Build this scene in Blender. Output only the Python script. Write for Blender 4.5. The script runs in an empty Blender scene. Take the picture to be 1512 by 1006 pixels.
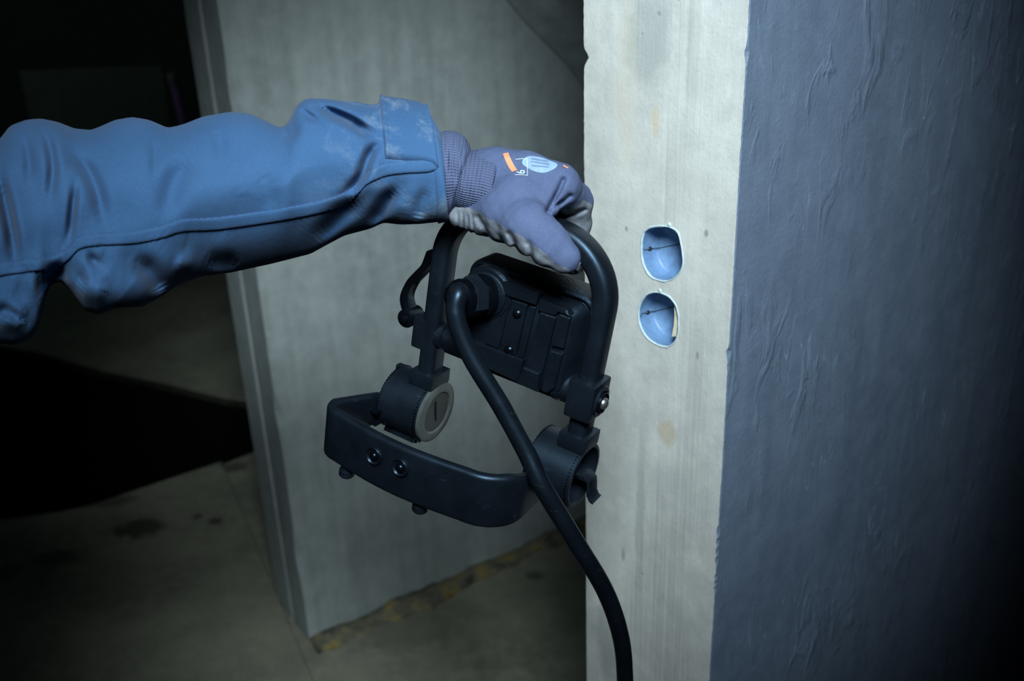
import bpy, bmesh, math, random
import numpy as np
from mathutils import Vector, Matrix
from mathutils.bvhtree import BVHTree

random.seed(7)
rng = np.random.default_rng(7)
scene = bpy.context.scene
col = scene.collection

# ------------------------------------------------------------------ camera
FPX, CX, CY = 1470.0, 756.0, 503.0
PITCH, ROLL, EYE = math.radians(23.6), math.radians(2.1), 1.6
FWD = np.array([0, math.cos(PITCH), -math.sin(PITCH)])
_r0 = np.array([1.0, 0, 0]); _d0 = np.cross(FWD, _r0)
RIGHT = math.cos(ROLL) * _r0 + math.sin(ROLL) * _d0
DOWN = math.cos(ROLL) * _d0 - math.sin(ROLL) * _r0
CAM = np.array([0, 0, EYE])
B3 = np.stack([RIGHT, DOWN, FWD], 1)          # camera axes as columns

cd = bpy.data.cameras.new('camera'); cam = bpy.data.objects.new('camera', cd); col.objects.link(cam)
cd.sensor_width = 36.0; cd.lens = 36.0 * FPX / 1512.0; cd.clip_start = 0.02
cd.dof.use_dof = True; cd.dof.focus_distance = 0.86; cd.dof.aperture_fstop = 5.6
m = Matrix.Identity(4)
for i in range(3):
    m[i][0] = RIGHT[i]; m[i][1] = -DOWN[i]; m[i][2] = -FWD[i]; m[i][3] = CAM[i]
cam.matrix_world = m
scene.camera = cam

# ------------------------------------------------------------------ world, lamps, exposure
w = bpy.data.worlds.new('world'); scene.world = w; w.use_nodes = True
bg = w.node_tree.nodes['Background']
bg.inputs[0].default_value = (0.30, 0.50, 0.80, 1); bg.inputs[1].default_value = 0.005

def spot(name, loc, target, power, color, size, blend, soft):
    l = bpy.data.lights.new(name, 'SPOT'); o = bpy.data.objects.new(name, l); col.objects.link(o)
    o.location = loc
    o.rotation_euler = (Vector(target) - Vector(loc)).to_track_quat('-Z', 'Y').to_euler()
    l.energy = power; l.color = color; l.spot_size = math.radians(size); l.spot_blend = blend
    l.shadow_soft_size = soft
    return o
spot('site_lamp', (0.08, -0.28, 2.32), (0.01, 1.10, 1.275), 202.0, (0.86, 0.99, 1.02), 42, 0.66, 0.24)
pl = bpy.data.lights.new('far_board_fill', 'POINT'); plo = bpy.data.objects.new('far_board_fill', pl); col.objects.link(plo)
plo.location = (-2.6, 4.3, 1.9); pl.energy = 2.2; pl.color = (0.65, 0.9, 0.9); pl.shadow_soft_size = 0.2  # added fill light with no real source, keeps the far board visible

vs = scene.view_settings
vs.view_transform = 'Standard'; vs.look = 'None'; vs.exposure = 0.0; vs.gamma = 1.0
vs.use_curve_mapping = False

# ------------------------------------------------------------------ measuring helpers
def C2W(c):                       # camera-axis coordinates (right, down, forward) -> world
    return CAM + np.asarray(c) @ B3.T
def K(px, py, d):                 # point seen at a pixel, at a depth, in camera axes
    px = np.asarray(px, float); py = np.asarray(py, float); d = np.asarray(d, float)
    return np.stack(np.broadcast_arrays((px - CX) / FPX * d, (py - CY) / FPX * d, d), -1)
def P(px, py, d): return C2W(K(px, py, d))
def ray(px, py): return B3 @ np.array([(px - CX) / FPX, (py - CY) / FPX, 1.0])
def on_plane(px, py, p0, n):
    v = ray(px, py); t = np.dot(np.asarray(p0) - CAM, n) / np.dot(v, n); return CAM + t * v

# ------------------------------------------------------------------ object helpers
def obj(name, bm, mat, parent=None, smooth=True, offset=None):
    me = bpy.data.meshes.new(name)
    if isinstance(bm, tuple):
        v = np.asarray(bm[0], float)
        if offset is not None: v = v - np.asarray(offset)
        me.from_pydata([tuple(x) for x in v], [], [tuple(int(i) for i in f) for f in bm[1]])
        if len(bm) > 2 and bm[2] is not None:
            uv = me.uv_layers.new(name='UVMap'); uvs = bm[2]
            li = np.zeros(len(me.loops), int); me.loops.foreach_get('vertex_index', li)
            uv.data.foreach_set('uv', np.asarray(uvs, float)[li].astype(np.float32).ravel())
    else:
        bmesh.ops.recalc_face_normals(bm, faces=bm.faces)
        bm.to_mesh(me); bm.free()
    o = bpy.data.objects.new(name, me); col.objects.link(o)
    for mm in (mat if isinstance(mat, (list, tuple)) else [mat]): me.materials.append(mm)
    if smooth:
        me.polygons.foreach_set('use_smooth', [True] * len(me.polygons))
        if smooth == 'auto':
            try: me.set_sharp_from_angle(angle=math.radians(38))
            except Exception: pass
    if parent: o.parent = parent
    return o
def empty(name, loc=(0, 0, 0), mat=None):
    o = bpy.data.objects.new(name, None); col.objects.link(o); o.empty_display_size = 0.05
    if mat is not None: o.matrix_world = mat
    else: o.location = loc
    return o
def tag(o, label=None, cat=None, group=None, kind=None):
    for k, v in (('label', label), ('category', cat), ('group', group), ('kind', kind)):
        if v: o[k] = v
    return o

def basis(d):
    d = Vector(d).normalized(); u = d.orthogonal().normalized(); return d, u, d.cross(u)
def bm_cyl(bm, p0, p1, r0, r1=None, seg=28, bev=0.0, caps=True):
    r1 = r0 if r1 is None else r1
    p0, p1 = Vector(p0), Vector(p1); d, u, v = basis(p1 - p0); L = (p1 - p0).length
    prof = [(0, r0), (L, r1)]
    if bev: prof = [(0, r0 - bev), (bev * .3, r0 - bev * .3), (bev, r0), (L - bev, r1), (L - bev * .3, r1 - bev * .3), (L, r1 - bev)]
    bm_lathe(bm, p0, d, prof, seg, caps, u)
def bm_lathe(bm, p0, d, prof, seg=28, caps=True, u=None):
    p0 = Vector(p0); d = Vector(d).normalized()
    u = Vector(u) if u is not None else d.orthogonal().normalized(); v = d.cross(u)
    rings = []
    for (h, r) in prof:
        rings.append([bm.verts.new(p0 + d * h + (u * math.cos(2 * math.pi * k / seg) + v * math.sin(2 * math.pi * k / seg)) * max(r, 1e-5)) for k in range(seg)])
    for a, b in zip(rings, rings[1:]):
        for k in range(seg):
            bm.faces.new((a[k], a[(k + 1) % seg], b[(k + 1) % seg], b[k]))
    if caps: bm.faces.new(rings[0]); bm.faces.new(rings[-1][::-1])
def bm_box(bm, c, s, bev=0.0, rot=None, seg=2):
    r = bmesh.ops.create_cube(bm, size=1.0)
    vs_ = r['verts']
    for v in vs_: v.co = Vector((v.co.x * s[0], v.co.y * s[1], v.co.z * s[2]))
    if bev:
        es = list({e for v in vs_ for e in v.link_edges})
        g = bmesh.ops.bevel(bm, geom=es, offset=bev, segments=seg, affect='EDGES', profile=0.7)
        vs_ = list({v for f in g['faces'] for v in f.verts} | {v for v in vs_ if v.is_valid})
    for v in vs_:
        q = v.co.copy()
        if rot is not None: q = rot @ q
        v.co = q + Vector(c)
def bm_sweep(bm, path, prof, side, caps=True):
    """prof = list of (a, b): a along the in-plane normal, b along the fixed side vector"""
    path = [Vector(p) for p in path]; side = Vector(side).normalized(); rings = []
    for i, p in enumerate(path):
        t = (path[min(i + 1, len(path) - 1)] - path[max(i - 1, 0)]).normalized()
        n = side.cross(t).normalized()
        rings.append([bm.verts.new(p + n * a + side * b) for a, b in prof])
    N = len(prof)
    for a, b in zip(rings, rings[1:]):
        for k in range(N): bm.faces.new((a[k], a[(k + 1) % N], b[(k + 1) % N], b[k]))
    if caps: bm.faces.new(rings[0][::-1]); bm.faces.new(rings[-1])
def bm_tube(bm, path, rad, seg=16, caps=True):
    path = [Vector(p) for p in path]; rings = []; n = None
    for i, p in enumerate(path):
        t = (path[min(i + 1, len(path) - 1)] - path[max(i - 1, 0)]).normalized()
        n = t.orthogonal().normalized() if n is None else (n - t * n.dot(t)).normalized()
        b = t.cross(n); r = rad[i] if hasattr(rad, '__len__') else rad
        rings.append([bm.verts.new(p + (n * math.cos(2 * math.pi * k / seg) + b * math.sin(2 * math.pi * k / seg)) * r) for k in range(seg)])
    for a, b in zip(rings, rings[1:]):
        for k in range(seg): bm.faces.new((a[k], a[(k + 1) % seg], b[(k + 1) % seg], b[k]))
    if caps: bm.faces.new(rings[0][::-1]); bm.faces.new(rings[-1])
def rrect(w_, h_, r, n=6):
    out = []
    for cx, cy, a0 in ((w_/2 - r, h_/2 - r, 0), (-w_/2 + r, h_/2 - r, 90), (-w_/2 + r, -h_/2 + r, 180), (w_/2 - r, -h_/2 + r, 270)):
        for k in range(n + 1):
            a = math.radians(a0 + 90 * k / n); out.append((cx + r * math.cos(a), cy + r * math.sin(a)))
    return out
def bm_prism(bm, poly, o, ex, ey, ez, h0, h1, bev=0.0):
    """poly in (ex, ey), extruded along ez from h0 to h1, top edge bevelled"""
    o, ex, ey, ez = Vector(o), Vector(ex), Vector(ey), Vector(ez)
    cx = sum(p[0] for p in poly) / len(poly); cy = sum(p[1] for p in poly) / len(poly)
    def ring(sc, h):
        out = []
        for x, y in poly:
            dx, dy = cx - x, cy - y; L = math.hypot(dx, dy) or 1
            out.append(bm.verts.new(o + ex * (x + dx / L * sc) + ey * (y + dy / L * sc) + ez * h))
        return out
    rs = [ring(0, h0), ring(0, h1 - bev), ring(bev, h1)] if bev else [ring(0, h0), ring(0, h1)]
    n = len(poly)
    for a, b in zip(rs, rs[1:]):
        for k in range(n): bm.faces.new((a[k], a[(k + 1) % n], b[(k + 1) % n], b[k]))
    bm.faces.new(rs[0][::-1]); bm.faces.new(rs[-1])
def catmull(pts, n=10):
    pts = np.asarray(pts, float); out = []
    q = np.vstack([2 * pts[0] - pts[1], pts, 2 * pts[-1] - pts[-2]])
    for i in range(1, len(q) - 2):
        for k in range(n):
            t = k / n
            out.append(.5 * (2 * q[i] + (q[i+1] - q[i-1]) * t + (2*q[i-1] - 5*q[i] + 4*q[i+1] - q[i+2]) * t*t + (-q[i-1] + 3*q[i] - 3*q[i+1] + q[i+2]) * t**3))
    out.append(pts[-1]); return np.array(out)

# ------------------------------------------------------------------ materials
class NT:
    def __init__(s, name):
        s.m = bpy.data.materials.new(name); s.m.use_nodes = True
        s.t = s.m.node_tree; s.b = s.t.nodes['Principled BSDF']; s._tc = None
    def n(s, typ, **kw):
        x = s.t.nodes.new(typ)
        for k, v in kw.items(): setattr(x, k, v)
        return x
    def l(s, a, b): s.t.links.new(a, b)
    def set(s, sock, v):
        if hasattr(v, 'is_output') or isinstance(v, bpy.types.NodeSocket): s.l(v, sock)
        else: sock.default_value = v
    def tc(s, which='Object'):
        if s._tc is None: s._tc = s.n('ShaderNodeTexCoord')
        return s._tc.outputs[which]
    def mapping(s, vec, scale=(1, 1, 1), rot=(0, 0, 0), loc=(0, 0, 0)):
        x = s.n('ShaderNodeMapping'); s.l(vec, x.inputs[0]); x.inputs['Scale'].default_value = scale
        x.inputs['Rotation'].default_value = rot; x.inputs['Location'].default_value = loc; return x.outputs[0]
    def noise(s, vec, scale, detail=4, rough=.55, dist=0.0):
        x = s.n('ShaderNodeTexNoise'); s.l(vec, x.inputs['Vector']); x.inputs['Scale'].default_value = scale
        x.inputs['Detail'].default_value = detail; x.inputs['Roughness'].default_value = rough; x.inputs['Distortion'].default_value = dist
        return x.outputs[0]
    def math(s, op, a, b=0.0, c=None, clamp=False):
        x = s.n('ShaderNodeMath', operation=op, use_clamp=clamp); s.set(x.inputs[0], a); s.set(x.inputs[1], b)
        if c is not None: s.set(x.inputs[2], c)
        return x.outputs[0]
    def ramp(s, fac, stops):
        x = s.n('ShaderNodeValToRGB'); s.l(fac, x.inputs[0]); e = x.color_ramp.elements
        while len(e) < len(stops): e.new(.5)
        for el, (p, c) in zip(e, stops):
            el.position = p; el.color = (c, c, c, 1) if not hasattr(c, '__len__') else (*c, 1)
        return x.outputs[0]
    def mix(s, fac, a, b, mode='MIX'):
        x = s.n('ShaderNodeMix', data_type='RGBA', blend_type=mode); s.set(x.inputs[0], fac)
        s.set(x.inputs[6], (*a, 1) if isinstance(a, tuple) and len(a) == 3 else a)
        s.set(x.inputs[7], (*b, 1) if isinstance(b, tuple) and len(b) == 3 else b); return x.outputs[2]
    def dist(s, vec, pt, scale=(1, 1, 1)):
        a = s.n('ShaderNodeVectorMath', operation='SUBTRACT'); s.l(vec, a.inputs[0]); a.inputs[1].default_value = pt
        b = s.n('ShaderNodeVectorMath', operation='MULTIPLY'); s.l(a.outputs[0], b.inputs[0]); b.inputs[1].default_value = scale
        c = s.n('ShaderNodeVectorMath', operation='LENGTH'); s.l(b.outputs[0], c.inputs[0]); return c.outputs['Value']
    def bump(s, h, strength=.3, distance=.002, prev=None):
        x = s.n('ShaderNodeBump'); s.l(h, x.inputs['Height']); x.inputs['Strength'].default_value = strength
        x.inputs['Distance'].default_value = distance
        if prev is not None: s.l(prev, x.inputs['Normal'])
        return x.outputs[0]
    def done(s, color=None, rough=None, normal=None, spec=None, metal=None, sheen=None):
        b = s.b
        if color is not None: s.set(b.inputs['Base Color'], (*color, 1) if isinstance(color, tuple) and len(color) == 3 else color)
        if rough is not None: s.set(b.inputs['Roughness'], rough)
        if normal is not None: s.l(normal, b.inputs['Normal'])
        if spec is not None: b.inputs['Specular IOR Level'].default_value = spec
        if metal is not None: b.inputs['Metallic'].default_value = metal
        if sheen is not None: b.inputs['Sheen Weight'].default_value = sheen; b.inputs['Sheen Roughness'].default_value = .5
        return s.m

def mat_concrete(name, light, dark, streak=.5, fine=220, rough=.85, stains=(), bumpy=.35, boards=False, scratch=False, spec=.3):
    t = NT(name); o = t.tc()
    big = t.noise(o, 3.2, 5, .6, .3)
    st = t.noise(t.mapping(o, (26, 26, 1.6)), 1.0, 5, .65)
    c = t.mix(t.ramp(big, [(.3, 0), (.7, 1)]), dark, light)
    s2 = t.math('MULTIPLY', t.ramp(st, [(.35, 1), (.62, 0)]), streak)
    c = t.mix(s2, c, tuple(x * .72 for x in dark))
    mid = t.noise(o, 28, 6, .65)
    c = t.mix(t.math('MULTIPLY', t.ramp(mid, [(.42, 0), (.75, 1)]), .45), c, tuple(min(1, x * 1.25) for x in light))
    fn = t.noise(o, fine, 3, .6)
    c = t.mix(t.math('MULTIPLY', t.ramp(fn, [(.55, 0), (.8, 1)]), .28), c, tuple(x * .6 for x in dark))
    # air-bubble pits
    vo = t.n('ShaderNodeTexVoronoi'); t.l(o, vo.inputs['Vector']); vo.inputs['Scale'].default_value = 26
    pit = t.ramp(vo.outputs['Distance'], [(.035, 1), (.07, 0)])
    sel = t.ramp(t.noise(o, 9, 2), [(.55, 0), (.6, 1)])
    pit = t.math('MULTIPLY', pit, sel)
    c = t.mix(t.math('MULTIPLY', pit, .55), c, tuple(min(1, x * 2.4) for x in light) if scratch else tuple(x * .45 for x in dark))
    for (pt, sc, colr, amt) in stains:
        d = t.dist(o, pt, sc)
        wob = t.math('ADD', d, t.math('MULTIPLY', t.math('SUBTRACT', t.noise(o, 40, 3), .5), 1.1))
        c = t.mix(t.math('MULTIPLY', t.ramp(wob, [(.55, 1), (1.0, 0)]), amt), c, colr)
    h = t.math('ADD', t.math('MULTIPLY', mid, .8), t.math('MULTIPLY', fn, .35))
    h = t.math('SUBTRACT', h, t.math('MULTIPLY', pit, 1.2))
    if boards:                                       # grain left by the sawn shuttering
        wv = t.noise(t.mapping(o, (330, 330, 3.0)), 1.0, 2, .5)
        rg = t.ramp(t.noise(t.mapping(o, (7, 7, 2.2)), 1.0, 2), [(.45, 0), (.6, 1)])
        g = t.math('MULTIPLY', wv, rg)
        h = t.math('ADD', h, t.math('MULTIPLY', g, .8))
        c = t.mix(t.math('MULTIPLY', t.ramp(g, [(.3, 0), (.6, 1)]), .42), c, tuple(x * .65 for x in dark))
    if scratch:
        sk = t.noise(t.mapping(o, (60, 60, 7), (0.12, .1, .5)), 1.0, 2, .4, .6)
        line = t.ramp(t.math('ABSOLUTE', t.math('SUBTRACT', sk, .5)), [(0.0, 1), (.012, 0)])
        line = t.math('MULTIPLY', line, t.ramp(t.noise(o, 6, 2), [(.5, 0), (.62, 1)]))
        c = t.mix(t.math('MULTIPLY', line, .5), c, tuple(min(1, x * 2.2) for x in light))
        lump = t.noise(t.mapping(o, (30, 30, 13), (.3, .25, 0)), 1.0, 3, .55, .8)
        lp = t.math('MULTIPLY', t.ramp(lump, [(.55, 0), (.75, 1)]), t.ramp(t.noise(o, 3.0, 2), [(.45, .1), (.6, 1)]))
        h = t.math('ADD', h, t.math('MULTIPLY', lp, 2.6))
    return t.done(c, rough, t.bump(h, bumpy, .004), spec)

def mat_plastic(name, c, rough=.42, grain=900, amt=.12, spec=.5, scuff=0.0):
    t = NT(name); o = t.tc(); n1 = t.noise(o, grain, 2); n2 = t.noise(o, 45, 4)
    cc = t.mix(t.ramp(n2, [(.3, 0), (.75, 1)]), tuple(x * .8 for x in c), tuple(x * 1.3 for x in c))
    if scuff:
        sc = t.ramp(t.noise(t.mapping(o, (30, 90, 160)), 1.0, 3, .7), [(.66, 0), (.76, 1)])
        cc = t.mix(t.math('MULTIPLY', sc, scuff), cc, tuple(min(1, x * 5 + .03) for x in c))
    r = t.math('ADD', t.math('MULTIPLY', n2, .2), rough - .1)
    t.b.inputs['Specular Tint'].default_value = (.42, .68, 1.0, 1)
    return t.done(cc, r, t.bump(n1, amt, .0006), spec)

def mat_fabric(name):
    t = NT(name); o = t.tc(); big = t.noise(o, 9, 4); fn = t.noise(o, 700, 3, .7)
    c = t.mix(t.ramp(big, [(.3, 0), (.7, 1)]), (.027, .073, .168), (.037, .094, .205))
    c = t.mix(t.math('MULTIPLY', t.ramp(fn, [(.45, 0), (.75, 1)]), .25), c, (.075, .14, .26))
    uv = t.tc('UV')                                         # u = along the sleeve (0 left .. 1 hem)
    sx = t.n('ShaderNodeSeparateXYZ'); t.l(uv, sx.inputs[0])
    near = t.ramp(sx.outputs[0], [(.70, 0), (.93, 1)])
    dust = t.ramp(t.noise(o, 34, 6, .7, .5), [(.52, 0), (.74, 1)])
    c = t.mix(t.math('MULTIPLY', t.math('MULTIPLY', near, dust), .55), c, (.22, .28, .35))
    h = t.math('ADD', fn, t.math('MULTIPLY', t.noise(o, 120, 3), .8))
    return t.done(c, .95, t.bump(h, .30, .0009), .07, sheen=.06)

def mat_knit(name, c1, c2, su, sv, strength=.9):
    t = NT(name); uv = t.tc('UV'); sx = t.n('ShaderNodeSeparateXYZ'); t.l(uv, sx.inputs[0])
    wob = t.math('MULTIPLY', t.noise(t.tc(), 60, 2), .6)
    a = t.math('SINE', t.math('ADD', t.math('MULTIPLY', sx.outputs[0], su * 2 * math.pi), wob))
    b = t.math('SINE', t.math('ADD', t.math('MULTIPLY', sx.outputs[1], sv * 2 * math.pi), wob))
    h = t.math('MULTIPLY', t.math('ADD', a, 1.0), t.math('ADD', b, 1.35))
    c = t.mix(t.ramp(h, [(.05, 0), (.5, 1)]), c1, c2)
    return t.done(c, .95, t.bump(h, strength, .0007), .05)

def mat_glove(name, c1, c2, mottled=False):
    t = NT(name); o = t.tc(); n1 = t.noise(o, 900, 2, .6); n2 = t.noise(o, 55 if mottled else 25, 5, .65)
    c = t.mix(t.ramp(n2, [(.35, 0), (.68, 1)]), c1, c2)
    c = t.mix(t.math('MULTIPLY', t.ramp(n1, [(.4, 0), (.7, 1)]), .3), c, tuple(min(1, x * 1.5) for x in c2))
    h = t.math('ADD', n1, t.math('MULTIPLY', n2, 1.2 if mottled else .3))
    return t.done(c, .85, t.bump(h, .3, .0008), .2)

def mat_plain(name, c, rough=.5, metal=0.0, spec=.5):
    t = NT(name); n1 = t.noise(t.tc(), 160, 3)
    cc = t.mix(t.ramp(n1, [(.35, 0), (.7, 1)]), tuple(x * .86 for x in c), tuple(min(1, x * 1.1) for x in c))
    return t.done(cc, rough, None, spec, metal)

# ------------------------------------------------------------------ the setting
UP = np.array([0, 0, 1.0])
# end of the concrete wall on the right: near arris Pa, far-left arris Pb
Pa = P(1080, 470, 0.97); Pb = P(863, 470, 1.13)
Pa = np.array([Pa[0], Pa[1], 0]); Pb = np.array([Pb[0], Pb[1], 0])
ft = (Pa - Pb); FW = np.linalg.norm(ft); ft /= FW               # along the lit end face
fn_ = np.array([ft[1], -ft[0], 0]); fn_ = fn_ if fn_ @ (CAM - Pa) > 0 else -fn_
din = -fn_                                                       # the dark face runs this way
M_END = None
def end_face(px, py):
    q = on_plane(px, py, Pb, fn_); return (q - Pb) @ ft, q[2]

stains = []
for px, py, s, colr, amt in ((968, 180, (160, 160, 55), (.62, .50, .28), .45), (985, 640, (60, 60, 55), (.50, .44, .33), .7),
                             (955, 60, (30, 30, 18), (.30, .34, .34), .5), (925, 120, (60, 60, 9), (.62, .58, .45), .3),
                             (1043, 345, (330, 330, 230), (.12, .12, .11), .55), (1030, 525, (400, 400, 170), (.14, .14, .14), .55),
                             (925, 338, (380, 380, 300), (.16, .16, .15), .5), (920, 820, (260, 260, 90), (.24, .26, .26), .6),
                             (1005, 350, (34, 34, 40), (.66, .68, .66), .4), (900, 940, (30, 30, 14), (.30, .33, .33), .6),
                             (945, 760, (110, 110, 8), (.36, .38, .37), .6)):
    q = on_plane(px, py, Pb, fn_); stains.append((tuple(q), s, colr, amt))
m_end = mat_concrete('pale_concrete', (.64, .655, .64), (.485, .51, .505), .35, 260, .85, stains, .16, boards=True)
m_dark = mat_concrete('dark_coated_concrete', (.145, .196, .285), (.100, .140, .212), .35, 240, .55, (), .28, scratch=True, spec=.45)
m_mid = mat_concrete('grey_green_concrete', (.42, .475, .485), (.32, .37, .38), .55, 180, .9, (), .3)

zs = np.concatenate([np.arange(0, .62, .03), np.arange(.62, 1.78, .004), np.arange(1.78, 2.92, .04), [2.92]])
def chip_profile(z, seed, spots):
    r = np.random.default_rng(seed); base = .0007 + .0006 * r.random(len(z))
    base += .0012 * np.clip(np.convolve(r.standard_normal(len(z)), np.ones(5) / 5, 'same') - .55, 0, 1)
    for z0, amp, wd in spots: base += amp * np.exp(-((z - z0) / wd) ** 2)
    return base
zc = lambda px, py, w0: on_plane(px, py, w0, fn_)[2]
chR = chip_profile(zs, 3, [(zc(1103, 80, Pa), .0024, .005), (zc(1086, 525, Pa), .003, .004)])
chR += np.where((zs > .9) & (zs < zc(1065, 780, Pa)), .0016 * (rng.random(len(zs)) > .5), 0)
chL = chip_profile(zs, 5, [(zc(862, 84, Pb), .007, .006), (zc(862, 330, Pb), .002, .02)])
verts = []; faces = []; mats = []
NX = 12; LEN = 4.2
for i, z in enumerate(zs):
    a, b = chL[i], chR[i]; wob = .0002 * math.sin(z * 31)
    ring = [Pb + din * LEN, Pb + din * (.02 + a), Pb + din * a]
    ring += [Pb + ft * (a + (FW - a - b) * k / NX) for k in range(NX + 1)]
    ring += [Pa + din * b, Pa + din * (b + .02), Pa + din * LEN]
    verts += [r + UP * z + ft * wob for r in ring]
n = NX + 7
for i in range(len(zs) - 1):
    for k in range(n):
        a0, a1 = i * n + k, i * n + (k + 1) % n
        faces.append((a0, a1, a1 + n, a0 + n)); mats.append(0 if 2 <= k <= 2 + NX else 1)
faces.append(tuple(range(n))[::-1]); mats.append(0)
faces.append(tuple(range((len(zs) - 1) * n, len(zs) * n))); mats.append(0)
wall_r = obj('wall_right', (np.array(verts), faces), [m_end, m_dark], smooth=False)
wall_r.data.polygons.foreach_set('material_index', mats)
bmx = bmesh.new(); bmx.from_mesh(wall_r.data); bmesh.ops.recalc_face_normals(bmx, faces=bmx.faces); bmx.to_mesh(wall_r.data); bmx.free()
tag(wall_r, 'end of a concrete wall, pale narrow front and dark coated side', None, None, 'structure')

zoomh = lambda L, : [(x / 3.592 + 860, y / 3.592 + 280) for x, y in L]
H1 = zoomh([(330, 225), (365, 205), (412, 200), (460, 202), (505, 235), (520, 290), (526, 330), (531, 380), (522, 420), (498, 455), (465, 478), (425, 482), (375, 468), (345, 435), (325, 395), (315, 340), (317, 270)])
H2 = zoomh([(315, 595), (345, 560), (392, 548), (450, 568), (487, 605), (502, 650), (508, 700), (504, 760), (490, 800), (465, 825), (430, 830), (385, 815), (345, 785), (318, 745), (302, 700), (299, 640)])
outlines = []
for Hh in (H1, H2):
    q = catmull([end_face(*p_) for p_ in Hh + [Hh[0]]], 3)[:-1]; outlines.append(q)
def fpt(u, z, d=0.0): return Pb + ft * u + UP * z + din * d        # d = depth into the wall
DEP = .024
for k, q in enumerate(outlines):
    bm = bmesh.new(); c0 = q.mean(0)
    va = [bm.verts.new(fpt(*(c0 + (p_ - c0) * 1.03), -.05)) for p_ in q]; vb = [bm.verts.new(fpt(*(c0 + (p_ - c0) * 1.03), DEP + .004)) for p_ in q]
    for i in range(len(q)): bm.faces.new((va[i], va[(i + 1) % len(q)], vb[(i + 1) % len(q)], vb[i]))
    bm.faces.new(va[::-1]); bm.faces.new(vb)
    cut = obj('cut', bm, m_end, smooth=False)
    md = wall_r.modifiers.new('hole', 'BOOLEAN'); md.operation = 'DIFFERENCE'; md.object = cut; md.solver = 'EXACT'
    dg = bpy.context.evaluated_depsgraph_get(); me = bpy.data.meshes.new_from_object(wall_r.evaluated_get(dg))
    wall_r.modifiers.clear(); wall_r.data = me; bpy.data.objects.remove(cut)

m_blue = mat_plain('blue_box_plastic', (.14, .26, .46), .45)
m_rim = mat_plain('white_plaster_rim', (.47, .60, .66), .8)
m_cream = mat_plain('cream_plaster', (.72, .68, .50), .8)
m_blackline = mat_plain('black_plastic_pin', (.012, .014, .02), .5)
box_labels = ('upper round blue socket box sunk in the pale wall end', 'lower round blue socket box with a cream strip inside its right edge')
for k, q in enumerate(outlines):
    c0 = q.mean(0); root = empty('socket_box', tuple(fpt(*c0, 0))); off = fpt(*c0, 0); nq = len(q)
    tag(root, box_labels[k], 'socket box', 'socket boxes in the wall end')
    V = []; Fc = []
    prof = [(1.0, .0015), (1.0, DEP - .012), (.985, DEP - .004), (.93, DEP), (.0, DEP)]
    for s, d in prof: V += [fpt(*(c0 + (p_ - c0) * max(s, .001)), d) for p_ in q]
    for r in range(len(prof) - 1):
        for i in range(nq): Fc.append((r*nq + i, r*nq + (i+1) % nq, (r+1)*nq + (i+1) % nq, (r+1)*nq + i))
    obj('cup', (V, Fc), m_blue, root, offset=off)
    cb = BVHTree.FromPolygons([Vector(v) for v in V], Fc)
    V = []; Fc = []; jit = 1 + .03 * rng.standard_normal(nq)
    for s, d in ((1.005, .004), (1.0, -.0004), (1.032, -.0009), (1.055, -.0006), (1.075, .0004)):
        V += [fpt(*(c0 + (p_ - c0) * (s if s < 1.03 else 1 + (s - 1) * j * j * (1 + 5 * (j - 1)))), d) for p_, j in zip(q, jit)]
    for r in range(4):
        for i in range(nq): Fc.append((r*nq + i, r*nq + (i+1) % nq, (r+1)*nq + (i+1) % nq, (r+1)*nq + i))
    obj('rim', (V, Fc), m_rim, root, offset=off)
    top = q[np.argmax(q[:, 1])]
    bm = bmesh.new(); bm_lathe(bm, Vector(fpt(top[0], top[1] + .003, .001) - off), Vector(-din), [(0, .0026), (.0012, .0025), (.002, .0016), (.0023, .0004)], 16)
    obj('screw_lug', bm, m_rim, root)
    wx = q[:, 0].max() - q[:, 0].min(); ul = q[:, 0].min()
    def cupf(px, py, up=.0004):                  # point on the inside of the cup
        r_ = Vector(ray(px, py)).normalized(); h_ = cb.ray_cast(Vector(CAM), r_)
        p_ = h_[0] if h_[0] is not None else Vector(on_plane(px, py, Pb + din * DEP, fn_))
        return p_ - r_ * up - Vector(off)
    ln = (((960, 367), (975, 366), (990, 363), (1004, 361)), ((957, 461), (970, 459), (984, 456), (996, 453)))[k]
    bm = bmesh.new(); bm_tube(bm, [cupf(*p_) for p_ in ln], .0004, 6); obj('joint_line', bm, m_blackline, root)
    bm = bmesh.new(); bm_lathe(bm, cupf(*ln[0], -.001), Vector(-din), [(0, .0026), (.003, .0023), (.0045, .0008)], 12); obj('pin', bm, m_blackline, root)
    dx = ln[0][0] - 960; dy = ln[0][1] - 367
    bm = bmesh.new(); bm_tube(bm, [cupf(x + dx, y + dy) for x, y in ((960, 368), (951, 369), (949, 374), (948, 382))], .0005, 6); obj('wire', bm, m_blackline, root)
    if k == 1:
        st_ = [Vector(on_plane(x, y, Pb + din * .003, fn_) - off) for x, y in ((995.5, 452), (1001, 464), (1000.5, 482), (998, 497), (992, 497), (995, 480), (996, 466))]
        bm = bmesh.new(); va = [bm.verts.new(p_) for p_ in st_]; vb = [bm.verts.new(p_ + Vector(din) * .008) for p_ in st_]
        for i in range(len(st_)): bm.faces.new((va[i], va[(i + 1) % len(st_)], vb[(i + 1) % len(st_)], vb[i]))
        bm.faces.new(va); bm.faces.new(vb[::-1]); obj('inner_strip', bm, m_cream, root, smooth=False)

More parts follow.
